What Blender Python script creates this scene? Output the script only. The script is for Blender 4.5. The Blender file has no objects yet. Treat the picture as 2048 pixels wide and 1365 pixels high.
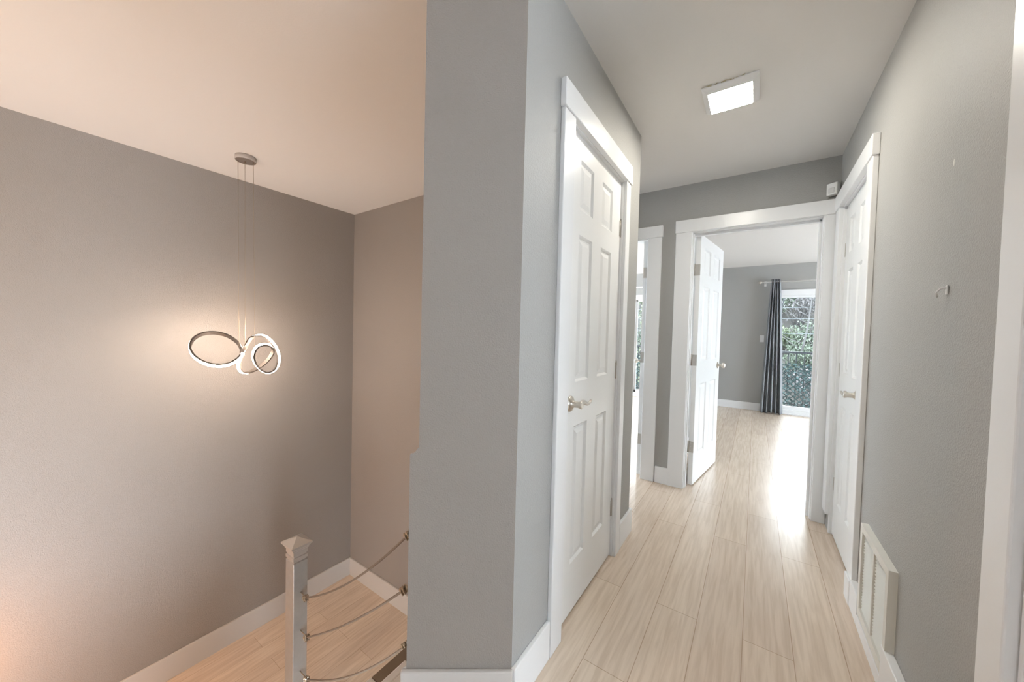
import bpy, bmesh, math, random
from mathutils import Vector, Matrix, noise
random.seed(7)
S = bpy.context.scene
COL = S.collection

# ------------------------------------------------------------------ camera
YAW, PITCH, ROLL, FPX, CAMZ = 0.5999828, -0.0272812, 0.0247708, 710.8728, 1.23
f_ = Vector((-math.sin(YAW)*math.cos(PITCH), math.cos(YAW)*math.cos(PITCH), math.sin(PITCH)))
r_ = Vector((math.cos(YAW), math.sin(YAW), 0)); u_ = r_.cross(f_)
rr = r_*math.cos(ROLL) + u_*math.sin(ROLL); uu = -r_*math.sin(ROLL) + u_*math.cos(ROLL)
cam = bpy.data.cameras.new('camera'); co = bpy.data.objects.new('camera', cam); COL.objects.link(co)
cam.sensor_width = 36; cam.lens = FPX/2048*36; cam.clip_start = .02
M = Matrix((rr, uu, -f_)).transposed().to_4x4(); M.translation = Vector((0, 0, CAMZ)); co.matrix_world = M
S.camera = co

# ------------------------------------------------------------------ world and exposure
S.view_settings.view_transform = 'Standard'; S.view_settings.look = 'None'
S.view_settings.gamma = 1; S.view_settings.use_curve_mapping = False
S.view_settings.exposure = 0.93
W = bpy.data.worlds.new('overcast_sky'); S.world = W; W.use_nodes = True
bg = W.node_tree.nodes['Background']; bg.inputs[0].default_value = (.80, .90, 1.0, 1); bg.inputs[1].default_value = 10.0
sl = bpy.data.lights.new('hazy_sun', 'SUN'); sl.energy = 2.4; sl.angle = math.radians(36); sl.color = (1, .97, .92)
so = bpy.data.objects.new('hazy_sun', sl); COL.objects.link(so)
so.rotation_euler = Vector((.13, -1, -.60)).to_track_quat('-Z', 'Y').to_euler()

# ------------------------------------------------------------------ materials
def mat(name, color, rough=.5, metal=0, bump=0, bscale=200, var=0, vscale=5, emit=None, estr=0, spec=.5, coat=0):
    m = bpy.data.materials.new(name); m.use_nodes = True; n = m.node_tree.nodes; l = m.node_tree.links
    b = n['Principled BSDF']; b.inputs['Base Color'].default_value = (*color, 1)
    b.inputs['Roughness'].default_value = rough; b.inputs['Metallic'].default_value = metal
    b.inputs['Specular IOR Level'].default_value = spec
    if coat: b.inputs['Coat Weight'].default_value = coat; b.inputs['Coat Roughness'].default_value = .15
    tc = n.new('ShaderNodeTexCoord')
    if var:
        t = n.new('ShaderNodeTexNoise'); t.inputs['Scale'].default_value = vscale; t.inputs['Detail'].default_value = 4
        l.new(tc.outputs['Object'], t.inputs['Vector'])
        mx = n.new('ShaderNodeMixRGB'); mx.inputs[1].default_value = (*[c*(1-var) for c in color], 1)
        mx.inputs[2].default_value = (*[min(1, c*(1+var)) for c in color], 1)
        l.new(t.outputs['Fac'], mx.inputs[0]); l.new(mx.outputs[0], b.inputs['Base Color'])
    if bump:
        t = n.new('ShaderNodeTexNoise'); t.inputs['Scale'].default_value = bscale; t.inputs['Detail'].default_value = 2
        l.new(tc.outputs['Object'], t.inputs['Vector'])
        bp = n.new('ShaderNodeBump'); bp.inputs['Strength'].default_value = bump; bp.inputs['Distance'].default_value = .002
        l.new(t.outputs['Fac'], bp.inputs['Height']); l.new(bp.outputs[0], b.inputs['Normal'])
    if emit:
        b.inputs['Emission Color'].default_value = (*emit, 1); b.inputs['Emission Strength'].default_value = estr
    return m

WALL = mat('grey_eggshell_paint', (.40, .395, .38), .53, bump=.9, bscale=210, var=.015, vscale=2, spec=.36)
TRIM_DIM = mat('shade_darkened_white_paint', (.56, .54, .52), .35, bump=.05, bscale=60)  # trim white darkened, so stairwell baseboards carry dim light in their colour
WALL_DIM = mat('shade_darkened_wall_paint', (.292, .266, .246), .5, bump=.9, bscale=210, var=.015, vscale=2)  # wall paint darkened and warmed to stand for dimmer light around the stairwell
CEIL = mat('ceiling_paint', (.72, .70, .68), .8, bump=.15, bscale=150)
TRIM = mat('white_gloss_paint', (.84, .845, .85), .28, bump=.05, bscale=60)
DOORW = mat('white_door_paint', (.86, .865, .86), .3, bump=.08, bscale=90)
NICKEL = mat('satin_nickel', (.62, .58, .52), .3, 1)
STEEL = mat('brushed_hinge_metal', (.55, .52, .48), .38, 1)
GRILLE = mat('cream_grille_enamel', (.74, .73, .68), .4)
DARK = mat('dark_duct', (.03, .03, .03), .8)
SILVER = mat('silver_post_paint', (.42, .42, .41), .34, .55, bump=.12, bscale=120, var=.12, vscale=18)
ROPE = mat('grey_cable', (.19, .16, .13), .55, .2, bump=.6, bscale=900)
CLAMP = mat('zinc_clamp', (.36, .30, .23), .35, .9)
CURT = mat('slate_grey_curtain', (.30, .318, .34), .85, bump=.2, bscale=500)
WHITEP = mat('white_plastic', (.8, .8, .79), .35)
BLACK = mat('black_iron', (.02, .022, .025), .5)
LATT = mat('dark_lattice', (.015, .03, .03), .7)
IVY = mat('ivy_leaf', (.022, .052, .05), .55, var=.5, vscale=9)
LEAF = [mat('leaf_green', (.058, .074, .048), .7, var=.4, vscale=3), mat('leaf_yellow_green', (.10, .118, .066), .7, var=.3, vscale=3),
        mat('leaf_dark_green', (.037, .049, .041), .7, var=.4, vscale=3), mat('dry_twig_brown', (.075, .067, .066), .8, var=.3, vscale=3)]
BARK = mat('pale_bark', (.04, .037, .035), .8, var=.2)
SOIL = mat('hillside_soil', (.065, .06, .053), .9, var=.6, vscale=1.2)
CONC = mat('balcony_concrete', (.25, .25, .25), .8, var=.1)
WIRE = mat('utility_wire', (.075, .085, .09), .5)
LEDW = mat('panel_diffuser', (.9, .9, .88), .4, emit=(1, .95, .84), estr=60)
LEDS = mat('led_strip_glow', (.9, .88, .85), .4, emit=(1, .80, .64), estr=50)
LEDE = mat('led_edge_glow', (.9, .88, .85), .4, emit=(1, .80, .64), estr=32)
BULB = mat('warm_bulb', (.9, .85, .7), .4, emit=(1, .40, .10), estr=60)
CHROME = mat('ring_metal', (.17, .15, .135), .5, .6)
PLASTER = mat('flaking_paint_edge', (.50, .44, .30), .8, bump=1, bscale=60)
DWOOD = mat('dark_stained_wood', (.17, .125, .085), .5, var=.15, vscale=8)
STEPW = mat('white_step_paint', (.66, .63, .59), .45, bump=.1, bscale=40, var=.05, vscale=6)
PATCH = mat('wall_filler', (.66, .66, .62), .6)

def wood_floor():
    m = bpy.data.materials.new('pale_oak_laminate'); m.use_nodes = True; n = m.node_tree.nodes; l = m.node_tree.links
    b = n['Principled BSDF']; tc = n.new('ShaderNodeTexCoord')
    mp = n.new('ShaderNodeMapping'); mp.inputs['Rotation'].default_value = (0, 0, math.pi/2); l.new(tc.outputs['Object'], mp.inputs[0])
    br = n.new('ShaderNodeTexBrick'); br.inputs['Scale'].default_value = 1; br.inputs['Brick Width'].default_value = 1.25
    br.inputs['Row Height'].default_value = .165; br.inputs['Mortar Size'].default_value = .0016; br.inputs['Mortar Smooth'].default_value = .3
    br.offset = .37; br.inputs['Bias'].default_value = 0
    br.inputs['Color1'].default_value = (.66, .54, .435, 1); br.inputs['Color2'].default_value = (.72, .60, .485, 1); br.inputs['Mortar'].default_value = (.47, .35, .255, 1)
    l.new(mp.outputs[0], br.inputs['Vector'])
    m2 = n.new('ShaderNodeMapping'); m2.inputs['Scale'].default_value = (26, 1.6, 1); l.new(tc.outputs['Object'], m2.inputs[0])
    g = n.new('ShaderNodeTexNoise'); g.inputs['Scale'].default_value = 2.2; g.inputs['Detail'].default_value = 6; g.inputs['Distortion'].default_value = .5
    l.new(m2.outputs[0], g.inputs['Vector'])
    rp = n.new('ShaderNodeValToRGB'); rp.color_ramp.elements[0].position = .35; rp.color_ramp.elements[0].color = (.84, .80, .76, 1)
    rp.color_ramp.elements[1].position = .62; rp.color_ramp.elements[1].color = (1.04, 1.04, 1.04, 1); l.new(g.outputs['Fac'], rp.inputs[0])
    mx = n.new('ShaderNodeMixRGB'); mx.blend_type = 'MULTIPLY'; mx.inputs[0].default_value = .75
    l.new(br.outputs['Color'], mx.inputs[1]); l.new(rp.outputs[0], mx.inputs[2]); l.new(mx.outputs[0], b.inputs['Base Color'])
    b.inputs['Roughness'].default_value = .27; b.inputs['Specular IOR Level'].default_value = .6
    bp = n.new('ShaderNodeBump'); bp.inputs['Strength'].default_value = .06; bp.inputs['Distance'].default_value = .001
    l.new(g.outputs['Fac'], bp.inputs['Height']); l.new(bp.outputs[0], b.inputs['Normal'])
    return m
WOOD = wood_floor()

def glass_mat():
    m = bpy.data.materials.new('window_glass'); m.use_nodes = True; n = m.node_tree.nodes; l = m.node_tree.links
    n.clear(); o = n.new('ShaderNodeOutputMaterial'); t = n.new('ShaderNodeBsdfTransparent'); g = n.new('ShaderNodeBsdfGlossy')
    t.inputs[0].default_value = (.95, .97, .97, 1); g.inputs['Roughness'].default_value = .02
    fr = n.new('ShaderNodeFresnel'); fr.inputs[0].default_value = 1.45; mx = n.new('ShaderNodeMixShader')
    l.new(fr.outputs[0], mx.inputs[0]); l.new(t.outputs[0], mx.inputs[1]); l.new(g.outputs[0], mx.inputs[2]); l.new(mx.outputs[0], o.inputs[0])
    return m
GLASS = glass_mat()

# ------------------------------------------------------------------ mesh helpers
def box(bm, x0, x1, y0, y1, z0, z1, mi=0, mtx=None):
    v = [bm.verts.new((x, y, z)) for x in (x0, x1) for y in (y0, y1) for z in (z0, z1)]
    if mtx:
        for a in v: a.co = mtx @ a.co
    F = [(0, 1, 3, 2), (4, 6, 7, 5), (0, 4, 5, 1), (2, 3, 7, 6), (0, 2, 6, 4), (1, 5, 7, 3)]
    for q in F:
        fc = bm.faces.new([v[i] for i in q]); fc.material_index = mi
def prism(bm, pts, z0, z1, mi=0):
    a = [bm.verts.new((p[0], p[1], z0)) for p in pts]; b = [bm.verts.new((p[0], p[1], z1)) for p in pts]
    n = len(pts); bm.faces.new(a[::-1]).material_index = mi; bm.faces.new(b).material_index = mi
    for i in range(n): bm.faces.new((a[i], a[(i+1) % n], b[(i+1) % n], b[i])).material_index = mi
def lathe(bm, prof, seg=24, mtx=None, smooth=True, sx=1, sy=1):
    rings = []
    for (r, z) in prof:
        ring = []
        for i in range(seg):
            t = 2*math.pi*i/seg; p = Vector((r*math.cos(t)*sx, r*math.sin(t)*sy, z)); ring.append(bm.verts.new(mtx @ p if mtx else p))
        rings.append(ring)
    for a, b in zip(rings, rings[1:]):
        for i in range(seg):
            f = bm.faces.new((a[i], a[(i+1) % seg], b[(i+1) % seg], b[i])); f.smooth = smooth
    bm.faces.new(rings[0][::-1]); bm.faces.new(rings[-1])
def tube(bm, pts, rad, seg=8, caps=True):
    pts = [Vector(p) for p in pts]; n = len(pts)
    rads = rad if isinstance(rad, (list, tuple)) else [rad]*n
    rings = []; prev = None
    for i, p in enumerate(pts):
        t = (pts[min(i+1, n-1)]-pts[max(i-1, 0)]).normalized()
        if prev is None:
            a = t.orthogonal().normalized()
        else:
            a = (prev - t*prev.dot(t)).normalized()
        prev = a; b = t.cross(a)
        rings.append([bm.verts.new(p+(a*math.cos(2*math.pi*k/seg)+b*math.sin(2*math.pi*k/seg))*rads[i]) for k in range(seg)])
    for a, b in zip(rings, rings[1:]):
        for k in range(seg):
            f = bm.faces.new((a[k], a[(k+1) % seg], b[(k+1) % seg], b[k])); f.smooth = True
    if caps: bm.faces.new(rings[0][::-1]); bm.faces.new(rings[-1])
def torus(bm, c, n, R, r, seg=16, k=6):
    n = Vector(n).normalized(); a = n.orthogonal().normalized(); b = n.cross(a); c = Vector(c); rings = []
    for i in range(seg):
        t = 2*math.pi*i/seg; d = a*math.cos(t)+b*math.sin(t)
        rings.append([bm.verts.new(c+d*(R+r*math.cos(2*math.pi*j/k))+n*r*math.sin(2*math.pi*j/k)) for j in range(k)])
    for i in range(seg):
        for j in range(k):
            f = bm.faces.new((rings[i][j], rings[(i+1) % seg][j], rings[(i+1) % seg][(j+1) % k], rings[i][(j+1) % k])); f.smooth = True
def obj(name, bm, m, parent=None, bevel=0, seg=2, label=None):
    bmesh.ops.recalc_face_normals(bm, faces=bm.faces)
    me = bpy.data.meshes.new(name); bm.to_mesh(me); bm.free()
    for k in (m if isinstance(m, (list, tuple)) else [m]): me.materials.append(k)
    o = bpy.data.objects.new(name, me); COL.objects.link(o)
    if parent: o.parent = parent
    if bevel:
        b = o.modifiers.new('bevel', 'BEVEL'); b.width = bevel; b.segments = seg; b.limit_method = 'ANGLE'; b.harden_normals = False
    if label: o['label'] = label
    return o
def struct(name, bm, m, label, cat, bevel=0):
    o = obj(name, bm, m, None, bevel); o['kind'] = 'structure'; o['label'] = label; o['category'] = cat; return o
def tag(o, label, cat, group=None, kind=None):
    o['label'] = label; o['category'] = cat
    if group: o['group'] = group
    if kind: o['kind'] = kind
    return o
def thing(name, loc, label, cat, group=None, rz=0):
    o = bpy.data.objects.new(name, None); COL.objects.link(o); o.location = loc; o.rotation_euler = (0, 0, rz)
    o.empty_display_size = .1
    return tag(o, label, cat, group)
def boxes(*bs):
    bm = bmesh.new()
    for b in bs: box(bm, *b)
    return bm
def wall_with_openings(axis, c0, c1, a0, a1, z0, z1, ops):
    """wall slab; axis 'X': plane x in c0..c1 running along y a0..a1. ops: (s0, s1, zb, zt)"""
    bm = bmesh.new()
    def bx(s0, s1, q0, q1):
        if s1-s0 < 1e-4 or q1-q0 < 1e-4: return
        if axis == 'X': box(bm, c0, c1, s0, s1, q0, q1)
        else: box(bm, s0, s1, c0, c1, q0, q1)
    s = a0
    for (o0, o1, zb, zt) in sorted(ops):
        bx(s, o0, z0, z1); bx(o0, o1, z0, zb); bx(o0, o1, zt, z1); s = o1
    bx(s, a1, z0, z1)
    return bm

H = 2.428; XL = -.612; XR = .425; YE = 3.126; YT = 3.24; YF = 7.244; LZ = -1.46; SX = -3.564; SY = 2.185

# ------------------------------------------------------------------ shell
# upper floor
bm = bmesh.new()
prism(bm, [(-1.0, .86), (-.86, .80), (-.70, .95), (-.70, 2.2), (-5.2, 2.2), (-5.2, 7.35), (3.6, 7.35), (3.6, -4.4), (-1.0, -4.4)], -.25, 0)
fl = struct('floor', bm, WOOD, 'pale oak laminate floor running down the hall into the bedrooms', 'floor')
bm = bmesh.new(); box(bm, SX-.1, -.6, -2.0, SY+.03, LZ-.2, LZ)
struct('floor_foyer', bm, WOOD, 'pale oak laminate floor of the lower foyer beneath the ropes', 'floor')
bm = bmesh.new(); box(bm, -5.2, 3.6, -4.4, 7.35, H, H+.15)
struct('ceiling', bm, CEIL, 'smooth white ceiling over the stairwell, hall and bedrooms', 'ceiling')

struct('wall_stairwell_left', wall_with_openings('X', SX-.12, SX, -2.0, 2.2, LZ-.1, H, []), WALL_DIM, 'long shade-toned stairwell wall behind the looped pendant lamp', 'wall')
bm = bmesh.new(); box(bm, SX, -.86, SY, 2.225, LZ-.1, H)
struct('wall_stairwell_back', bm, WALL_DIM, 'narrow shade-toned stairwell back wall above the foyer corner', 'wall')
# hall left wall block around the shallow closet, with the angled end
bm = bmesh.new()
box(bm, XL-.26, XL-.20, .93, 2.2, LZ-.1, H)                       # stairwell side
prism(bm, [(XL, .938), (XL, 1.26), (XL-.12, 1.26), (XL-.118, .95)], LZ-.1, H); box(bm, XL-.12, XL, 1.933, 2.227, 0, H); box(bm, XL-.12, XL, 1.260, 1.933, 2.06, H)
box(bm, XL-.26, XL-.11, 2.17, 2.227, 0, H)
struct('wall_hall_left', bm, WALL, 'grey hall wall holding the nearest white closet door', 'wall')
bm = bmesh.new()
dA = Vector((.273, .198)); LA = dA.length
prof = [(0, LZ-.1), (LA, LZ-.1), (LA, H), (.028, H), (.028, .858), (.012, .838), (0, .836)]
fr = [bm.verts.new((-.885+dA.x*p/LA, .740+dA.y*p/LA, z)) for p, z in prof]
bk = [bm.verts.new((v.co.x-.118*p/LA, 1.02-.07*p/LA, z)) for v, (p, z) in zip(fr, prof)]
bm.faces.new(fr); bm.faces.new(bk[::-1])
for k in range(len(fr)): bm.faces.new((fr[k], fr[(k+1) % 7], bk[(k+1) % 7], bk[k]))
struct('wall_angled', bm, WALL_DIM, 'angled shade-toned end wall between the stairwell and the hall', 'wall')
# end wall of the hall with two door openings
struct('wall_hall_end', wall_with_openings('Y', YE, YT, -5.2, .54, 0, H, [(-1.528, -.760, 0, 2.045), (-.450, .361, 0, 2.058)]), WALL,
       'grey wall closing the hall around two bedroom doorways', 'wall')
# right hall wall
struct('wall_hall_right', wall_with_openings('X', XR, XR+.12, 1.06, YE, 0, H, [(2.317, 2.993, 0, 2.064)]), WALL,
       'grey hall wall on the right with the return air grille', 'wall')
bm = bmesh.new(); box(bm, XR+.12, 1.2, 2.2, 2.27, 0, H); box(bm, 1.1, 1.2, 2.27, YE, 0, H); box(bm, XR+.12, 1.2, YE, YT, 0, H)
struct('wall_closet_inner', bm, WALL, 'plain inner walls of the closet behind the right hall door', 'wall')
bm = bmesh.new(); box(bm, XR+.12, 3.6, 1.2, 1.3, 0, H)
struct('wall_living_far', bm, WALL, 'grey living room wall beyond the near right casing', 'wall')
# bedrooms
struct('wall_bedroom_far', wall_with_openings('Y', YF, YF+.14, -5.2, 3.6, 0, H, [(-2.02, -.70, .0, 2.0), (.255, 3.1, .0, 2.0)]), WALL,
       'grey bedroom wall with the sliding glass doors', 'wall')
bm = bmesh.new(); box(bm, -.66, -.56, YT, YF, 0, H)
struct('wall_between_bedrooms', bm, WALL, 'grey wall dividing the two bedrooms behind the open door', 'wall')
bm = wall_with_openings('X', 3.5, 3.6, YT, YF, 0, H, [(4.4, 6.5, .6, 1.9)]); box(bm, 1.2, 3.6, YE, YT, 0, H)  # unseen side opening added to brighten the bedroom with daylight
struct('wall_bedroom_right', bm, WALL, 'grey wall on the far right of the bedroom', 'wall')
bm = wall_with_openings('X', -5.2, -5.1, 2.2, 7.35, 0, H, [(3.9, 6.9, .2, 2.2)])  # large unseen opening added for more daylight in the left bedroom
struct('wall_bedroom_left', bm, WALL, 'grey wall on the far left of the second bedroom', 'wall')
# living room behind the camera: window walls
struct('wall_living_back', wall_with_openings('Y', -4.5, -4.4, -3.7, 3.6, LZ-.1, H, [(.3, 1.1, 1.2, 1.9)]), WALL, 'living room wall with a wide window', 'wall')
struct('wall_living_right', wall_with_openings('X', 3.6, 3.7, -4.5, 1.3, 0, H, [(-.75, 1.05, .8, 2.0)]), WALL, 'living room side wall with a wide window', 'wall')
bm = wall_with_openings('Y', -2.1, -2.0, SX-.12, -1.0, LZ-.1, H, [])
struct('wall_foyer_front', bm, WALL, 'foyer wall on the near side of the stairs', 'wall')
bm = bmesh.new(); box(bm, -1.1, -1.0, -4.4, -2.0, 0, H)
box(bm, -1.1, -1.0, -2.0, -.06, 0, H); struct('wall_living_left_blocker', bm, WALL, 'unseen living room wall extended to block the foyer globe lamp', 'wall')  # second box is an unseen stub added to keep globe light off the hall

# ------------------------------------------------------------------ baseboards
def base(name, bxs, label, bevel=.003, m=TRIM):
    bm = bmesh.new()
    for b in bxs: box(bm, *b)
    return struct(name, bm, m, label, 'baseboard', bevel)
base('baseboard_stairwell_left', [(SX, SX+.016, -1.9, SY, LZ, LZ+.185)], 'white baseboard along the foot of the stairwell wall', m=TRIM_DIM)
base('baseboard_stairwell_back', [(SX+.016, -.9, SY-.016, SY, LZ, LZ+.185)], 'short white baseboard under the stairwell back wall', m=TRIM_DIM)
base('baseboard_hall_left', [(XL, XL+.016, .935, 1.172, 0, .145), (XL, XL+.016, 2.008, 2.243, 0, .145), (XL-.2, XL, 2.227, 2.243, 0, .145)], 'white baseboard beside the nearest closet door')
bm = bmesh.new()
d = Vector((-.612+.885, .938-.740)).normalized(); nn = Vector((d.y, -d.x))
A = Vector((-.885, .740)); B = Vector((-.612, .938))
prism(bm, [A-d*.016, B+d*.004, B+d*.004+nn*.016, A-d*.016+nn*.016], -.02, .142)
prism(bm, [A-d*.016, A+nn*0, (-.885, 1.0), (-.901, 1.0)], -.02, .142)
struct('baseboard_angled', bm, TRIM_DIM, 'white baseboard with rounded corner under the angled wall', 'baseboard', .004)
base('baseboard_hall_end', [(-.655, -.553, YE-.016, YE, 0, .135)], 'short white baseboard between the two bedroom doorways')
base('baseboard_hall_right', [(XR-.026, XR, 1.152, 1.745, 0, .17), (XR-.026, XR, 1.745, 2.085, 0, .052), (XR-.026, XR, 2.085, 2.225, 0, .125),
                              (XR-.03, XR, 2.225, 2.315, 0, .115)], 'white baseboard notched around the wall grille')
base('baseboard_bedroom_far', [(-.56, .225, YF-.016, YF, 0, .125), (3.1, 3.5, YF-.016, YF, 0, .125)], 'white baseboard under the bedroom window wall')
base('baseboard_bedroom_divider', [(-.56, -.544, YT, YF-.016, 0, .125)], 'white baseboard along the divider wall behind the open door')

# ------------------------------------------------------------------ casings (trim)
def casing(name, axis, face, sgn, s0, s1, inner0, inner1, zt, zi, label, thick=.018, zb=0, ears=.008, depth=.10, jamb=True, left=True, right=True):
    """face: wall plane; casing projects sgn*thick from it; s0..s1 outer, inner0..inner1 opening"""
    bm = bmesh.new()
    def bx(a0, a1, p0, p1, z0, z1):
        lo, hi = min(p0, p1), max(p0, p1)
        if axis == 'X': box(bm, lo, hi, a0, a1, z0, z1)
        else: box(bm, a0, a1, lo, hi, z0, z1)
    F = face; G = face+sgn*thick
    if left: bx(s0, inner0, F, G, zb, zi)
    if right: bx(inner1, s1, F, G, zb, zi)
    bx(s0-ears if left else s0, s1+ears if right else s1, F, face+sgn*(thick+.006), zi, zt)
    if jamb:
        D = face-sgn*depth
        bx(inner0-.015, inner0+.006, F+sgn*.002, D, 0, zi+.005); bx(inner1-.006, inner1+.015, F+sgn*.002, D, 0, zi+.005)
        bx(inner0+.006, inner1-.006, F+sgn*.002, D, zi-.006, zi+.015)
    return struct(name, bm, TRIM, label, 'door casing', .003)
casing('trim_1', 'X', XL, 1, 1.175, 1.995, 1.268, 1.925, 2.150, 2.050, 'white casing framing the nearest closet door', jamb=True, depth=.08)
casing('trim_2', 'Y', YE, -1, -.556, .424, -.440, .351, 2.145, 2.048, 'wide white casing framing the middle bedroom doorway', depth=.118, right=True, ears=.004)
casing('trim_3', 'Y', YE, -1, -1.63, -.662, -1.52, -.770, 2.130, 2.035, 'white casing of the left bedroom doorway, mostly hidden', depth=.118)
casing('trim_4', 'X', XR, -1, 2.225, 3.10, 2.325, 2.985, 2.150, 2.055, 'white casing framing the right hall closet door', thick=.022, zb=.115, depth=.09)
bm = bmesh.new(); box(bm, XR-.024, XR, 1.062, 1.152, 0, H-.05); box(bm, XR-.006, XR+.12, 1.044, 1.06, 0, H-.05)
struct('trim_5', bm, TRIM, 'white casing edge cut by the right edge of the photo', 'door casing', .004)

# door stop mouldings and strike in the middle doorway
bm = bmesh.new(); box(bm, .331, .345, YE+.05, YE+.085, 0, 2.04); box(bm, -.43, .345, YE+.05, YE+.085, 2.026, 2.042); box(bm, -.434, -.426, YE+.03, YE+.065, 0, 2.04)
struct('trim_6', bm, TRIM, 'thin white stop moulding inside the middle bedroom doorway', 'door stop', .002)

# ------------------------------------------------------------------ six panel doors
def six_panel(W_, Hh, cols, rows, t=.035):
    bm = bmesh.new()
    xs = sorted({0, W_} | {c for p in cols for c in p}); zs = sorted({0, Hh} | {c for p in rows for c in p})
    for side in (-1, 1):
        y = side*t/2
        def V(x, dy, z): return bm.verts.new((x, y-side*dy, z))
        for i in range(len(xs)-1):
            for j in range(len(zs)-1):
                a, b, c, e = xs[i], xs[i+1], zs[j], zs[j+1]
                if (a, b) in cols and (c, e) in rows:
                    lv = [(0, 0), (.010, .009), (.018, .009), (.038, .002)]
                    rg = []
                    for ins, dp in lv:
                        rg.append([V(a+ins, dp, c+ins), V(b-ins, dp, c+ins), V(b-ins, dp, e-ins), V(a+ins, dp, e-ins)])
                    for p, q in zip(rg, rg[1:]):
                        for k in range(4): bm.faces.new((p[k], p[(k+1) % 4], q[(k+1) % 4], q[k]))
                    bm.faces.new(rg[-1])
                else:
                    bm.faces.new((V(a, 0, c), V(b, 0, c), V(b, 0, e), V(a, 0, e)))
    for (x0, x1, z0, z1) in ((0, 0, 0, Hh), (W_, W_, 0, Hh), (0, W_, 0, 0), (0, W_, Hh, Hh)):
        if x0 == x1: q = [(x0, -t/2, z0), (x0, t/2, z0), (x0, t/2, z1), (x0, -t/2, z1)]
        else: q = [(x0, -t/2, z0), (x1, -t/2, z0), (x1, t/2, z0), (x0, t/2, z0)]
        bm.faces.new([bm.verts.new(p) for p in q])
    bmesh.ops.remove_doubles(bm, verts=bm.verts, dist=1e-5)
    return bm
ROWS = ((.22, .82), (1.01, 1.63), (1.735, 1.94))
def hinge(parent, x, y, z, flip=1):
    bm = bmesh.new()
    lathe(bm, [(.0055, -.045), (.0055, .045)], 12, Matrix.Translation((x, y, z)))
    lathe(bm, [(.0035, .045), (.006, .049), (.003, .054)], 12, Matrix.Translation((x, y, z)))
    box(bm, x-.016, x+.012, y-.001, y+.0015, z-.042, z+.042)
    for dz in (-.03, 0, .03): lathe(bm, [(.003, -.0022), (.003, .0022)], 8, Matrix.Translation((x-.010*flip, y, z+dz)) @ Matrix.Rotation(math.pi/2, 4, 'X'))
    return obj('hinge', bm, STEEL, parent)
def lever(parent, x, z, side, dirx, t=.035):
    """side = -1/+1 face of the door, dirx = direction the lever points"""
    y0 = side*t/2
    bm = bmesh.new(); R = Matrix.Translation((x, y0, z)) @ Matrix.Rotation(-side*math.pi/2, 4, 'X')
    lathe(bm, [(.031, 0), (.033, .003), (.031, .008), (.022, .013), (.016, .016), (.013, .022), (.0125, .040), (.015, .048), (.0165, .054), (.012, .058)], 28, R)
    k = obj('handle', bm, NICKEL, parent)
    bm = bmesh.new()
    n = 14; pts = []
    for i in range(n+1):
        s = i/n
        pts.append((x+dirx*(.002+.108*s), y0+side*(.050-.006*math.sin(s*math.pi)), z+.004+.009*math.sin(s*2*math.pi*1.05)*(.4+s)*.8-.004*s))
    tube(bm, pts, [.0095-.0045*(i/n)+.0015*math.sin(i/n*math.pi) for i in range(n+1)], 12)
    obj('lever', bm, NICKEL, k)
    return k
def knob(parent, x, z, side, t=.035):
    bm = bmesh.new(); R = Matrix.Translation((x, side*t/2, z)) @ Matrix.Rotation(-side*math.pi/2, 4, 'X')
    lathe(bm, [(.030, 0), (.031, .004), (.020, .008), (.011, .012), (.010, .028), (.020, .036), (.026, .046), (.025, .056), (.015, .063), (.004, .065)], 24, R)
    return obj('knob', bm, NICKEL, parent)
def door(name, W_, cols, label, origin, ang, hz, hx, hside):
    bm = six_panel(W_, 2.035, cols, ROWS)
    o = struct(name, bm, DOORW, label, 'door', 0)
    o.location = origin; o.rotation_euler = (0, 0, ang)
    for z in hz: hinge(o, hx, hside*(.035/2+.002), z, 1)
    return o
# door 1: x local runs along +Y world ; face toward +X world is local -y
d1 = door('door_1', .64, ((.115, .258), (.367, .512)), 'closed white six-panel closet door nearest the camera', (-.6415, 1.277, .012), math.pi/2, (.26, 1.02, 1.785), .645, -1)
lever(d1, .068, .925, -1, 1)
# door 3 on the right wall: local x along -Y world, front face toward -X is local -y
d3 = door('door_3', .65, ((.105, .235), (.345, .485)), 'closed white six-panel closet door on the right wall', (.4575, 2.982, .012), -math.pi/2, (.31, 1.03, 1.77), -.006, -1)
lever(d3, .515, .935, -1, -1)
# door 2 open into the bedroom
HINGE = (-.402, 3.215, .012)
d2 = door('door_2', .755, ((.115, .315), (.43, .635)), 'open white six-panel door swung into the middle bedroom', HINGE, math.radians(90-8), (), 0, 1)
knob(d2, .69, .945, -1); knob(d2, .69, .945, 1)
for z in (.31, 1.02, 1.75):
    bm = bmesh.new(); box(bm, -.0025, .001, -.018, .016, z-.045, z+.045)
    for dz in (-.028, 0, .028): lathe(bm, [(.004, -.001), (.004, .003)], 8, Matrix.Translation((-.0025, .004, z+dz)) @ Matrix.Rotation(-math.pi/2, 4, 'Y'))
    lathe(bm, [(.006, -.045), (.006, .048)], 10, Matrix.Translation((-.004, .022, z)))
    obj('hinge', bm, STEEL, d2)
d4 = door('door_4', .74, ((.115, .315), (.43, .63)), 'open white door seen edge-on in the left bedroom doorway', (-.800, 3.175, .012), math.radians(90+13.5), (), 0, 1)
knob(d4, .68, .945, -1); knob(d4, .68, .945, 1)
for z in (.31, 1.02, 1.75):
    bm = bmesh.new(); box(bm, -.0025, .001, -.014, .016, z-.045, z+.045); obj('hinge', bm, STEEL, d4)

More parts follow.
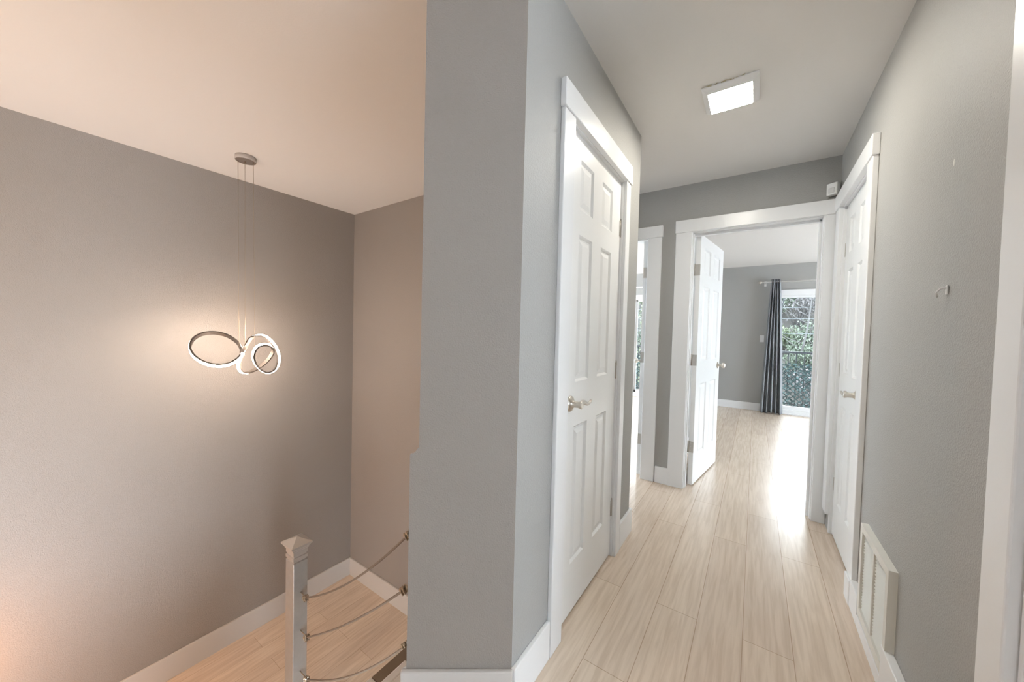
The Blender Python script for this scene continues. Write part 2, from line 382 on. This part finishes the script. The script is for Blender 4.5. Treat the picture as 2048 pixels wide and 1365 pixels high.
# ------------------------------------------------------------------ sliding glass doors (windows)
def slider(name, x0, x1, mids, label):
    y = YF
    bm = boxes((x0, x1, y-.02, y+.12, 1.915, 2.01), (x0, x1, y-.02, y+.12, 0, .075), (x0-.03, x0+.04, y-.02, y+.12, 0, 2.01), (x1-.04, x1+.03, y-.02, y+.12, 0, 2.01),
               (x0+.02, x1-.02, y-.05, y-.02, 0, .02))
    o = struct(name, bm, TRIM, label, 'sliding door', .004)
    edges = [x0+.04]+list(mids)+[x1-.04]
    for i in range(len(edges)-1):
        a, b = edges[i], edges[i+1]; yy = y+.03+.04*(i % 2)
        f = obj('sash', boxes((a, a+.03, yy-.015, yy+.015, .075, 1.915), (b-.03, b, yy-.015, yy+.015, .075, 1.915), (a, b, yy-.015, yy+.015, .075, .13), (a, b, yy-.015, yy+.015, 1.88, 1.915)), TRIM, o, .003)
        obj('pane', boxes((a+.02, b-.02, yy-.003, yy+.003, .12, 1.89)), GLASS, f)
    return o
slider('window_1', .255, 3.1, (.785, 1.55, 2.32), 'white framed sliding glass door half covered by the curtain')
slider('window_2', -2.02, -.70, (-1.36,), 'white framed sliding glass door seen through the left doorway')

# ------------------------------------------------------------------ curtain and rods
def curtain(x0t, x1t, x0b, x1b, y, zt, zb, folds, name, label, cat='curtain'):
    bm = bmesh.new(); nx = folds*14; nz = 40; grid = []
    for j in range(nz+1):
        s = j/nz; z = zt+(zb-zt)*s; a = x0t+(x0b-x0t)*s**.85; b = x1t+(x1b-x1t)*s**.85; row = []
        for i in range(nx+1):
            q = i/nx; ph = q*folds*2*math.pi
            amp = .028+.022*s
            yy = y+amp*math.cos(ph)+.006*math.sin(ph*.5+3*s)
            xx = a+(b-a)*(q+.022*math.sin(ph*1.0+.6)+.01*math.sin(7*q+4*s))
            row.append(bm.verts.new((xx, yy, z-.008*math.sin(q*9)*s)))
        grid.append(row)
    for j in range(nz):
        for i in range(nx):
            f = bm.faces.new((grid[j][i], grid[j][i+1], grid[j+1][i+1], grid[j+1][i])); f.smooth = True
    o = obj(name, bm, CURT); m = o.modifiers.new('thickness', 'SOLIDIFY'); m.thickness = .003
    return tag(o, label, cat)
curtain(.180, .300, .100, .400, YF-.13, 2.172, .012, 5, 'curtain', 'slate grey pleated curtain pulled left of the sliding door')
def rod(name, x0, x1, z, label):
    t = thing(name, (x0, YF-.13, z), label, 'curtain rod')
    bm = bmesh.new(); tube(bm, [(0, 0, 0), (x1-x0, 0, 0)], .010, 14); obj('pole', bm, WHITEP, t)
    bm = bmesh.new(); bmesh.ops.create_uvsphere(bm, u_segments=16, v_segments=10, radius=.026, matrix=Matrix.Translation((-.022, 0, 0)))
    lathe(bm, [(.014, 0), (.014, .012)], 14, Matrix.Rotation(math.pi/2, 4, 'Y'))
    for f in bm.faces: f.smooth = True
    obj('finial', bm, NICKEL, t)
    for xx in (.05, x1-x0-.1):
        bm = bmesh.new(); box(bm, xx-.008, xx+.008, 0, .125, -.012, .004); box(bm, xx-.015, xx+.015, .12, .130, -.05, .03); obj('bracket', bm, WHITEP, t)
rod('curtain_rod', .055, 3.2, 2.128, 'thin white curtain rod above the right sliding door')
rod('curtain_rod', -2.25, -.75, 2.15, 'thin white curtain rod above the sliding door of left room')
t = thing('light_switch', (.090, YF, 1.21), 'small white switch plate on the wall left of the curtain', 'light switch')
obj('cover_plate', boxes((-.028, .028, -.007, 0, -.058, .058)), WHITEP, t, .002)
obj('rocker', boxes((-.016, .016, -.011, -.006, -.033, .033)), WHITEP, t, .002)

# ------------------------------------------------------------------ balcony and outside
bm = bmesh.new(); box(bm, -5.2, 3.6, YF+.14, 8.72, -.30, -.12)
struct('floor_balcony', bm, CONC, 'concrete balcony floor outside the sliding doors', 'balcony floor')
def railing(x0, x1, label):
    t = thing('balcony_railing', (x0, 8.62, -.12), label, 'railing', 'black balcony railings')
    L = x1-x0
    obj('top_rail', boxes((0, L, -.022, .022, 1.06, 1.10)), BLACK, t, .004)
    obj('bottom_rail', boxes((0, L, -.015, .015, .08, .11)), BLACK, t, .003)
    n = int(L/.118)
    for i in range(n+1):
        o = obj('baluster', boxes((i*L/n-.008, i*L/n+.008, -.008, .008, .11, 1.06)), BLACK, t)
    for xx in (0, L): obj('post', boxes((xx-.022, xx+.022, -.022, .022, 0, 1.12)), BLACK, t, .003)
railing(.05, 3.2, 'black iron balcony railing outside the curtained sliding door')
railing(-2.75, -1.30, 'black iron balcony railing outside the left bedroom')
def ivy(x0, x1, label):
    t = thing('ivy_screen', (x0, 8.56, -.12), label, 'privacy screen')
    L = x1-x0; Hh = .86
    bm = bmesh.new(); w = .009
    for sg in (1, -1):
        k = -Hh
        while k < L:
            xa, za = k, 0.04; xb, zb = k+Hh, Hh
            if xa < 0: za = .04+(0-xa)*(Hh-.04)/Hh; xa = 0
            if xb > L: zb = Hh-(xb-L)*(Hh-.04)/Hh; xb = L
            if xb > xa:
                if sg < 0: xa, xb = L-xa, L-xb
                v = Vector((xb-xa, 0, zb-za)).normalized(); p = Vector((-v.z, 0, v.x))*w
                a = Vector((xa, .002*sg, za)); b = Vector((xb, .002*sg, zb))
                vs = []
                for off in (-.004, .004):
                    for q in (a-p, a+p, b+p, b-p): vs.append(bm.verts.new((q.x, q.y+off, q.z)))
                for q in ((0, 1, 2, 3), (7, 6, 5, 4), (0, 4, 5, 1), (1, 5, 6, 2), (2, 6, 7, 3), (3, 7, 4, 0)): bm.faces.new([vs[i] for i in q])
            k += .10
    obj('lattice', bm, LATT, t)
    bm = bmesh.new(); rnd = random.Random(3)
    for i in range(int(L*Hh*1150)):
        zz = rnd.uniform(.05, Hh+.02); k_ = rnd.randint(-9, int(L/.10)+9)*.10+rnd.gauss(0, .013)
        xx = k_+zz if rnd.random() < .5 else (L-k_)-zz
        if not 0 <= xx <= L: continue
        c = Vector((xx, rnd.uniform(-.035, -.008), zz))
        s = rnd.uniform(.014, .028); a = rnd.uniform(0, 6.28); tl = rnd.uniform(-.8, .8)
        Mx = Matrix.Translation(c) @ Matrix.Rotation(tl, 4, 'X') @ Matrix.Rotation(a, 4, 'Y')
        vs = [bm.verts.new(Mx @ Vector(p)) for p in ((0, 0, -s), (s*.7, 0, -s*.1), (0, .004, s), (-s*.7, 0, -s*.1))]
        bm.faces.new(vs)
    o = obj('leaves', bm, IVY, t); o['kind'] = 'stuff'
ivy(.07, 3.18, 'dark green artificial ivy lattice on the railing by the curtain')
ivy(-2.73, -1.32, 'dark green artificial ivy lattice outside the left bedroom')
bm = boxes((-2.16, -2.035, 7.50, 7.62, -.12, 2.5))
tag(obj('balcony_post', bm, mat('grey_post', (.20, .23, .25), .6), None, .004), 'grey balcony post behind the glass of the left bedroom', 'post')
# hillside
bm = bmesh.new(); nx, ny = 40, 30; g = []
for j in range(ny+1):
    row = []
    for i in range(nx+1):
        x = -16+30*i/nx; y = 10.5+16*j/ny
        z = -1.6+(y-10.5)*.60+.5*noise.noise(Vector((x*.3, y*.3, 0)))
        row.append(bm.verts.new((x, y, z)))
    g.append(row)
for j in range(ny):
    for i in range(nx):
        f = bm.faces.new((g[j][i], g[j][i+1], g[j+1][i+1], g[j+1][i])); f.smooth = True
bmesh.ops.solidify(bm, geom=bm.faces[:], thickness=.4)
struct('ground_hillside', bm, SOIL, 'brown wooded hillside beyond the balcony', 'hillside')
def hz(x, y): return -1.6+(y-10.5)*.60+.5*noise.noise(Vector((x*.3, y*.3, 0)))
def shrub(x, y, R, mi, label, group, seed, nleaf=1500, ls=.05):
    rnd = random.Random(seed); z0 = hz(x, y)
    t = thing('shrub', (x, y, z0), label, 'shrub', group)
    bm = bmesh.new()
    lobes = [(Vector((rnd.uniform(-.5, .5)*R, rnd.uniform(-.4, .4)*R, rnd.uniform(.5, 1.15)*R)), rnd.uniform(.35, .65)*R) for _ in range(8)]
    for i in range(nleaf):
        c, q = rnd.choice(lobes); v = Vector((rnd.gauss(0, 1), rnd.gauss(0, 1), rnd.gauss(0, 1))).normalized()*q*rnd.uniform(.55, 1)
        p = c+v; s = ls*rnd.uniform(.5, 1.4)
        Mx = Matrix.Translation(p) @ Matrix.Rotation(rnd.uniform(0, 6.28), 4, 'Z') @ Matrix.Rotation(rnd.uniform(0, 3.14), 4, 'X')
        bm.faces.new([bm.verts.new(Mx @ Vector(a)) for a in ((0, -s, 0), (s*.5, 0, 0), (0, s, 0), (-s*.5, 0, 0))])
    obj('foliage', bm, LEAF[mi], t)
    bm = bmesh.new()
    for k in range(6 if mi != 3 else 18):
        c = rnd.choice(lobes)[0]; a = Vector((rnd.uniform(-.1, .1), rnd.uniform(-.1, .1), -.1)); e = c+Vector((rnd.uniform(-.5, .5), rnd.uniform(-.4, .4), rnd.uniform(.1, .6)))*R
        m = (a+e)/2+Vector((rnd.uniform(-.15, .15), rnd.uniform(-.15, .15), rnd.uniform(0, .2)))*R
        tube(bm, [a, a.lerp(m, .5), m, m.lerp(e, .5)+Vector((0, 0, .05*R)), e], [.022, .018, .013, .009, .004], 5)
    obj('branches', bm, BARK, t)
LBL = ['mid green shrub on the hillside beyond the balcony', 'bright yellow-green shrub on the hillside beyond the balcony', 'dark green shrub on the hillside beyond the balcony', 'bare brown twiggy bush on the hillside beyond the balcony']
spots = [(1.25, 12.2, .7, 3), (1.8, 12.9, .8, 3), (.95, 13.2, .7, 0), (2.3, 13.6, .7, 3), (1.4, 14.2, .8, 0), (.7, 14.6, .7, 1), (2.2, 15.0, .8, 3), (1.2, 15.8, .9, 3), (2.9, 14.6, .8, 0),
         (1.9, 16.3, .9, 2), (1.1, 17.2, .9, 2), (2.9, 16.9, 1.0, 1), (2.1, 18.0, .9, 0), (1.3, 18.8, .9, 1), (3.2, 18.6, 1.1, 1), (2.4, 19.8, 1.0, 3), (1.6, 20.6, 1.0, 3), (3.7, 20.4, 1.2, 1), (.6, 16.4, .8, 0), (2.9, 22.5, 1.2, 2),
         (-3.1, 12.2, .8, 1), (-3.8, 13.6, .9, 0), (-3.3, 15.0, .9, 1), (-4.5, 16.6, 1.0, 1), (-3.9, 18.4, 1.1, 0), (-5.0, 20.0, 1.2, 1), (-4.2, 22.0, 1.3, 1)]
for i, (x, y, R, mi) in enumerate(spots):
    side = ' seen through the left bedroom' if x < 0 else ' behind the curtained glass door'
    shrub(x, y, R, mi, LBL[mi].replace(' beyond the balcony', '')+side, 'hillside '+['mid green', 'yellow-green', 'dark green', 'twiggy'][mi]+' shrubs'+side, 50+i, nleaf=2200 if mi != 3 else 900, ls=.04)
# tall bare trunk + wires
for (x, y, hgt, lean) in ((1.02, 13.0, 3.2, .10), (1.9, 19.0, 3.0, -.05)):
    rnd = random.Random(int(x*100)); t = thing('bare_tree', (x, y, hz(x, y)), 'thin bare tree on the hillside, %s' % ('nearest the curtain edge' if x < 1.5 else 'high in the middle'), 'tree', None)
    bm = bmesh.new(); tube(bm, [(lean*k*hgt/6+rnd.uniform(-.03, .03), 0, k*hgt/6-.1) for k in range(7)], [.035-.004*k for k in range(7)], 7); obj('trunk', bm, BARK, t)
    bm = bmesh.new()
    for k in range(10):
        z = hgt*(.3+.06*k); s = rnd.choice((-1, 1)); b0 = Vector((lean*z, 0, z)); e = b0+Vector((s*rnd.uniform(.3, .7), rnd.uniform(-.2, .2), rnd.uniform(.2, .6)))
        tube(bm, [b0, b0.lerp(e, .5)+Vector((0, 0, -.04)), e], [.014, .009, .004], 5)
    obj('branches', bm, BARK, t)
for i, (z0, z1) in enumerate(((1.98, 2.06), (1.77, 1.77), (1.45, 1.42))):
    bm = bmesh.new(); tube(bm, [(-9+s, 10.2, z0+(z1-z0)*(s/18)-.10*math.sin(math.pi*s/18)) for s in range(19)], .0045, 6)
    tag(obj('power_line', bm, WIRE), ['topmost', 'middle', 'lowest'][i]+' of three pale wires crossing the hillside view', 'wire', 'wires outside')
bm = bmesh.new(); tube(bm, [(.455, 8.0, 2.75), (.42, 8.0, 2.1), (.33, 8.0, 1.45), (.30, 8.0, -.12)], .010, 8)
tag(obj('hanging_cable', bm, BLACK), 'dark slanting cable outside the top corner of the glass door', 'cable')

# ------------------------------------------------------------------ hall ceiling light
t = thing('ceiling_light', (-.143, 2.064, H), 'square flush ceiling light glowing white in the hall ceiling', 'ceiling light')
bm = bmesh.new(); o = .117; i_ = .088
rg = [[bm.verts.new((sx*r, sy*r, z)) for sx, sy in ((-1, -1), (1, -1), (1, 1), (-1, 1))] for r, z in ((o, .0), (o, -.006), (i_+.002, -.028), (i_+.002, -.020), (i_, -.020))]
for a, b in zip(rg, rg[1:]):
    for k in range(4): bm.faces.new((a[k], a[(k+1) % 4], b[(k+1) % 4], b[k]))
bm.faces.new(rg[0][::-1])
obj('frame', bm, TRIM, t, .002)
bm = boxes((-.088, .088, -.088, .088, -.029, -.018)); obj('diffuser', bm, LEDW, t, .008, 4)
bm = bmesh.new(); rnd = random.Random(5)
for k in range(22):
    x = rnd.uniform(-.12, .06); s = rnd.uniform(.004, .012)
    v = [bm.verts.new((x+rnd.uniform(-1, 1)*s*1.6, -.119-rnd.uniform(0, 1)*s, -.0005-rnd.uniform(0, .006))) for _ in range(4)]
    bm.faces.new(v[:3]); bm.faces.new((v[0], v[2], v[3]))
obj('flaking_paint', bm, PLASTER, t, label='yellowish cracked paint along the frame edge')

# ------------------------------------------------------------------ pendant lamp
PEND = [(-3.078,1.023,1.033,-0.58,0.74,0.33),(-3.092,1.053,1.079,-0.89,-0.11,0.44),(-3.096,1.082,1.130,-0.82,-0.14,0.55),(-3.075,1.116,1.153,0.11,-0.15,0.98),(-3.031,1.152,1.147,0.59,0.10,0.80),(-2.976,1.181,1.100,0.83,0.21,0.51),(-2.934,1.198,1.038,0.91,0.38,0.14),(-2.909,1.198,0.969,0.89,0.43,-0.15),(-2.902,1.172,0.904,0.41,0.41,-0.81),(-2.917,1.126,0.881,0.15,-0.05,-0.99),(-2.943,1.085,0.911,-0.16,-0.63,-0.76),(-2.975,1.062,0.965,-0.09,-0.98,-0.20),(-3.009,1.068,1.020,0.29,-0.93,0.23),(-3.033,1.101,1.069,0.44,-0.65,0.61),(-3.057,1.156,1.086,0.63,-0.21,0.75),(-3.081,1.209,1.073,0.44,0.64,0.63),(-3.101,1.234,1.032,-0.44,0.88,0.15),(-3.113,1.218,0.977,-0.56,0.70,-0.44),(-3.115,1.175,0.929,-0.64,0.54,-0.56),(-3.101,1.114,0.892,-0.68,0.34,-0.65),(-3.069,1.049,0.874,-0.13,0.04,-0.99),(-3.034,1.000,0.896,0.39,-0.74,-0.54),(-3.022,0.984,0.944,0.56,-0.82,0.05),(-3.021,0.996,0.994,0.73,-0.68,0.06),(-3.037,1.016,1.021,0.85,-0.52,0.06),(-3.014,0.985,0.991,0.56,0.80,-0.20),(-2.969,0.921,0.957,0.80,0.41,-0.45),(-2.960,0.848,0.949,0.81,-0.09,-0.57),(-2.989,0.786,0.969,0.61,-0.57,-0.55),(-3.050,0.749,1.009,0.25,-0.89,-0.37),(-3.127,0.744,1.061,-0.18,-0.98,-0.10),(-3.199,0.774,1.114,-0.56,-0.80,0.20),(-3.247,0.832,1.153,-0.80,-0.41,0.45),(-3.256,0.906,1.167,-0.81,0.09,0.57),(-3.225,0.976,1.149,-0.61,0.57,0.55),(-3.161,1.019,1.104,-0.25,0.89,0.37),(-3.097,1.025,1.055,0.11,0.98,0.15)]
PL = Vector((-3.045, 1.03, H)); lamp = thing('pendant_lamp', PL, 'glowing looped ring pendant lamp hanging on three thin cables', 'pendant lamp')
def catmull(P, k, closed=True):
    n = len(P); out = []
    for i in range(n):
        p0, p1, p2, p3 = P[(i-1) % n], P[i], P[(i+1) % n], P[(i+2) % n]
        for j in range(k):
            s = j/k; out.append(.5*((2*p1)+(p2-p0)*s+(2*p0-5*p1+4*p2-p3)*s*s+(3*p1-p0-3*p2+p3)*s**3))
    return out
WS = -1
Q = catmull([Vector(p[:3])-PL for p in PEND], 6); O = catmull([Vector(p[3:]) for p in PEND], 6)
bmm = bmesh.new(); bml = bmesh.new(); n = len(Q); rm = []; rl = []
for i in range(n):
    T = (Q[(i+1) % n]-Q[i-1]).normalized(); o = O[i]-T*O[i].dot(T); o.normalize(); w = T.cross(o)
    hw, th = .0125, .009
    rm.append([bmm.verts.new(Q[i]+o*a+w*b) for a, b in ((-th, -hw), (-th, hw), (th*.35, hw), (th*.35, -hw))])
    rl.append([bml.verts.new(Q[i]+o*a+w*b) for a, b in ((th*.36, -hw*.8), (th*.36, hw*.8), (th*.46, hw*.78), (th*.46, -hw*.78))])
rw_ = []
for i in range(n):
    T = (Q[(i+1) % n]-Q[i-1]).normalized(); o = O[i]-T*O[i].dot(T); o.normalize(); w = T.cross(o)*WS
    rw_.append([bml.verts.new(Q[i]+o*a+w*b) for a, b in ((-th*.8, hw*1.01), (th*.3, hw*1.01), (th*.28, hw*1.05), (-th*.78, hw*1.05))])
for R, b in ((rm, bmm), (rl, bml), (rw_, bml)):
    for i in range(n):
        for k in range(4):
            f = b.faces.new((R[i][k], R[i][(k+1) % 4], R[(i+1) % n][(k+1) % 4], R[(i+1) % n][k])); f.smooth = False
            if R is rw_: f.material_index = 1
ring = obj('ring_band', bmm, CHROME, lamp)
obj('light_strip', bml, [LEDS, LEDE], ring)
bm = bmesh.new(); RZ = Matrix.Rotation(0, 4, 'Z')
lathe(bm, [(.062, -.001), (.063, -.028), (.061, -.031)], 40)
can = obj('canopy', bm, mat('white_canopy_enamel', (.50, .46, .43), .4), lamp)
bm = bmesh.new(); lathe(bm, [(.0605, -.0312), (.060, -.033)], 40)
obj('canopy_plate', bm, mat('satin_canopy_face', (.32, .28, .25), .35, .6), can)
for a, b in (((-.008-.02, -.037), (-3.071, 1.003, 1.07)), ((-.007, -.002), (-3.054, 1.034, 1.030)), ((.035, .035), (-3.0, 1.075, 1.02))):
    bm = bmesh.new(); e = Vector(b)-PL
    tube(bm, [(a[0], a[1], -.03), (e.x, e.y, e.z)], .0012, 6)
    lathe(bm, [(.003, -.045), (.003, -.032)], 8, Matrix.Translation((a[0], a[1], 0)))
    obj('cable', bm, CLAMP, lamp)

# ------------------------------------------------------------------ newel post
PX0, PY0 = -2.607, 1.195
post = thing('newel_post', (PX0, PY0, LZ), 'silver painted newel post with pyramid cap at the foyer stairs', 'post')
bm = bmesh.new(); box(bm, -.058, .058, -.047, .047, 0, 1.055)
obj('shaft', bm, SILVER, post, .004)
bm = bmesh.new()
def sq(r, q, z): return [bm.verts.new((sx*r, sy*q, z)) for sx, sy in ((-1, -1), (1, -1), (1, 1), (-1, 1))]
prof = [(.058, .047, 1.055), (.051, .041, 1.058), (.051, .041, 1.066), (.058, .047, 1.070), (.058, .047, 1.090), (.051, .041, 1.094), (.051, .041, 1.102), (.056, .046, 1.106), (.056, .046, 1.132), (.063, .053, 1.139), (.063, .053, 1.148),
        (.071, .060, 1.156), (.071, .060, 1.162), (.080, .069, 1.166), (.080, .069, 1.177), (.074, .063, 1.180), (.001, .001, 1.212)]
R = [sq(*p) for p in prof]; bm.faces.new(R[0][::-1]); bm.faces.new(R[-1])
for a, b in zip(R, R[1:]):
    for k in range(4): bm.faces.new((a[k], a[(k+1) % 4], b[(k+1) % 4], b[k]))
obj('cap', bm, mat('silver_cap_paint', (.50, .47, .44), .35, .5, bump=.1), post)

# ------------------------------------------------------------------ ropes
names = ['topmost', 'middle', 'lowest']
for i, (L0, R0, sag) in enumerate((((-2.49, 1.2, -.640), (-1.432, 1.2, .175), .10), ((-2.475, 1.2, -.912), (-1.456, 1.2, -.125), .055), ((-2.468, 1.2, -1.205), (-1.437, 1.2, -.415), .10))):
    L0 = Vector(L0); R0 = Vector(R0)
    t = thing('rope', L0, names[i]+' of three sagging grey cables strung from the silver post', 'cable rail', 'cables of the stair guard')
    d = R0-L0; N = 26
    bm = bmesh.new(); pts = [d*(k/N)+Vector((0, 0, -sag*4*(k/N)*(1-k/N)*.72)) for k in range(N+1)]
    tube(bm, pts, .0062, 8); obj('cable', bm, ROPE, t)
    # post side: screw eye, clamp with bolts
    def clamp(c, dirv, par):
        bm = bmesh.new(); dv = dirv.normalized(); side = dv.cross(Vector((0, 1, 0))).normalized()
        for s in (-.012, .012):
            torus(bm, c+dv*s, dv+Vector((.2, .3, 0)), .015, .0036, 14, 6)
        Mx = Matrix.Translation(c) @ dv.to_track_quat('X', 'Z').to_matrix().to_4x4()
        box(bm, -.014, .014, -.009, .009, -.013, .001, 0, Mx)
        for sx in (-.012, .012):
            for sy in (-.008, .008):
                lathe(bm, [(.0042, -.021), (.0042, .021)], 8, Mx @ Matrix.Translation((sx, sy, 0)))
                lathe(bm, [(.0085, .006), (.0085, .015)], 6, Mx @ Matrix.Translation((sx, sy, 0)), smooth=False)
        return obj('clamp', bm, CLAMP, par)
    clamp(Vector((.004, 0, 0)), pts[1]-pts[0], t)
    bm = bmesh.new(); e = Vector((PX0+.058, PY0, L0.z+.018))-L0
    torus(bm, (-.014, 0, .004), (0, 1, .2), .010, .0028, 12, 6); tube(bm, [e+Vector((.003, 0, 0)), (-.022, 0, .008)], .0035, 8)
    obj('screw_eye', bm, CLAMP, t)
    clamp(d-(pts[-1]-pts[-2]).normalized()*.012, pts[-1]-pts[-2], t)
    bm = bmesh.new(); dv = (pts[-1]-pts[-2]).normalized()
    wp = Vector((-.868, 1.2, R0.z+.40))-L0
    torus(bm, d+dv*.012+Vector((0, 0, .006)), (.3, 1, 0), .012, .0028, 12, 6); tube(bm, [d+dv*.02, d+(wp-d)*.3+Vector((0, 0, -.03)), d+(wp-d)*.7+Vector((0, 0, -.02)), wp], .004, 8)
    obj('wall_link', bm, CLAMP, t)

# ------------------------------------------------------------------ stairs
bm = bmesh.new()
box(bm, -1.033, -1.0, -.12, .857, -.022, 0); box(bm, -1.025, -1.0, -.12, .85, -.18, -.022)
box(bm, -1.0, -.80, -.12, .745, -.02, .003); box(bm, -1.0, -.888, .745, .857, -.02, .003)
st = struct('stairs', bm, STEPW, 'white painted stair edge at the top of the foyer steps', 'stairs', .006)
for n_ in range(1, 8):
    x1 = -1.033-.20*(n_-1); x0 = x1-.201; z = -.1815*n_
    bm = bmesh.new(); box(bm, x0, x1+.008, -.12, .853, z-.024, z); box(bm, x0+.012, x0+.024, -.12, .85, z-.178, z-.024)
    s_ = obj('step', bm, STEPW, st, .005)
bm = bmesh.new(); box(bm, -1.234, -.90, .856, 1.165, -.21, -.185); box(bm, -1.225, -1.20, .86, 1.16, LZ, -.21)
struct('trim_stair_ledge', bm, DWOOD, 'dark stained wood ledge beside the white top step', 'ledge', .003)

# ------------------------------------------------------------------ return air grille
t = thing('wall_vent', (XR, 1.90, .255), 'cream louvred return air grille low on the right wall', 'vent grille')
hw, hh = .190, .195
obj('frame', boxes((-.024, 0, -hw, hw, hh-.028, hh), (-.024, 0, -hw, hw, -hh, -hh+.035), (-.024, 0, -hw, -hw+.028, -hh+.035, hh-.028), (-.024, 0, hw-.028, hw, -hh+.035, hh-.028)), GRILLE, t)
obj('mullion', boxes((-.022, -.004, -.007, .007, -hh+.03, hh-.028)), GRILLE, t)
obj('duct_backing', boxes((-.003, -.001, -hw+.02, hw-.02, -hh+.02, hh-.02)), DARK, t)
nl = 26
for s in (-1, 1):
    for k in range(nl):
        z = -hh+.042+(2*hh-.075)*k/(nl-1)
        bm = bmesh.new(); Mx = Matrix.Translation((-.012, s*(hw-.028+.007)/2, z)) @ Matrix.Rotation(math.radians(-38), 4, 'Y')
        w_ = (hw-.028-.007)/2; box(bm, -.0062, .0062, -w_, w_, -.0012, .0012, 0, Mx)
        obj('louvre', bm, GRILLE, t)

# ------------------------------------------------------------------ small wall things
t = thing('motion_sensor', (.385, YE-.03, 2.205), 'small white motion sensor in the corner above the doorways', 'sensor')
bm = bmesh.new(); Mx = Matrix.Rotation(math.radians(-35), 4, 'Z'); box(bm, -.030, .030, -.022, .018, -.038, .038, 0, Mx); obj('housing', bm, WHITEP, t, .006)
bm = bmesh.new(); box(bm, -.016, .016, -.027, -.020, -.028, .006, 0, Mx); obj('lens', bm, mat('sensor_lens', (.7, .7, .7), .2), t, .004)
t = thing('wall_hook', (XR, 1.46, 1.370), 'small white adhesive hook on the bare right wall', 'hook')
bm = bmesh.new(); box(bm, -.004, 0, -.006, .006, -.012, .014); obj('base_plate', bm, WHITEP, t, .003)
bm = bmesh.new(); tube(bm, [(-.004, 0, .006), (-.012, .004, .006), (-.018, .012, -.004), (-.014, .020, -.016)], .0026, 8); obj('prong', bm, WHITEP, t)
bm = bmesh.new(); bmesh.ops.create_uvsphere(bm, u_segments=12, v_segments=8, radius=1, matrix=Matrix.Translation((XR, 1.466, 1.714)) @ Matrix.Diagonal((.0015, .006, .010, 1)))
tag(obj('wall_patch', bm, PATCH), 'tiny pale filler spot above the hook on the right wall', 'wall patch')

# ------------------------------------------------------------------ warm foyer sconce on the stairwell wall, outside the frame
t = thing('wall_sconce', (SX, -.42, -.72), 'warm glass wall sconce low beside the foyer', 'wall lamp')
obj('back_plate', boxes((0, .015, -.05, .05, -.08, .08)), NICKEL, t, .004)
bm = bmesh.new(); bmesh.ops.create_uvsphere(bm, u_segments=20, v_segments=12, radius=.075, matrix=Matrix.Translation((.25, 0, 0)))
for f in bm.faces: f.smooth = True
obj('globe', bm, BULB, t)
bm = bmesh.new(); tube(bm, [(.01, 0, 0), (.18, 0, 0)], .012, 10); obj('arm', bm, NICKEL, t)

t = thing('globe_lamp', (-2.4, -1.5, H), 'warm globe lamp on the ceiling above the foyer steps', 'ceiling light')
bm = bmesh.new(); lathe(bm, [(.08, 0), (.08, -.025)], 24); obj('canopy', bm, NICKEL, t)
bm = bmesh.new(); tube(bm, [(0, 0, -.02), (0, 0, -1.18)], .006, 8); obj('stem', bm, NICKEL, t)
bm = bmesh.new(); bmesh.ops.create_uvsphere(bm, u_segments=24, v_segments=14, radius=.14, matrix=Matrix.Translation((0, 0, -1.3)))
for f in bm.faces: f.smooth = True
obj('globe', bm, mat('opal_globe', (.9, .85, .8), .4, emit=(1, .77, .58), estr=47), t)
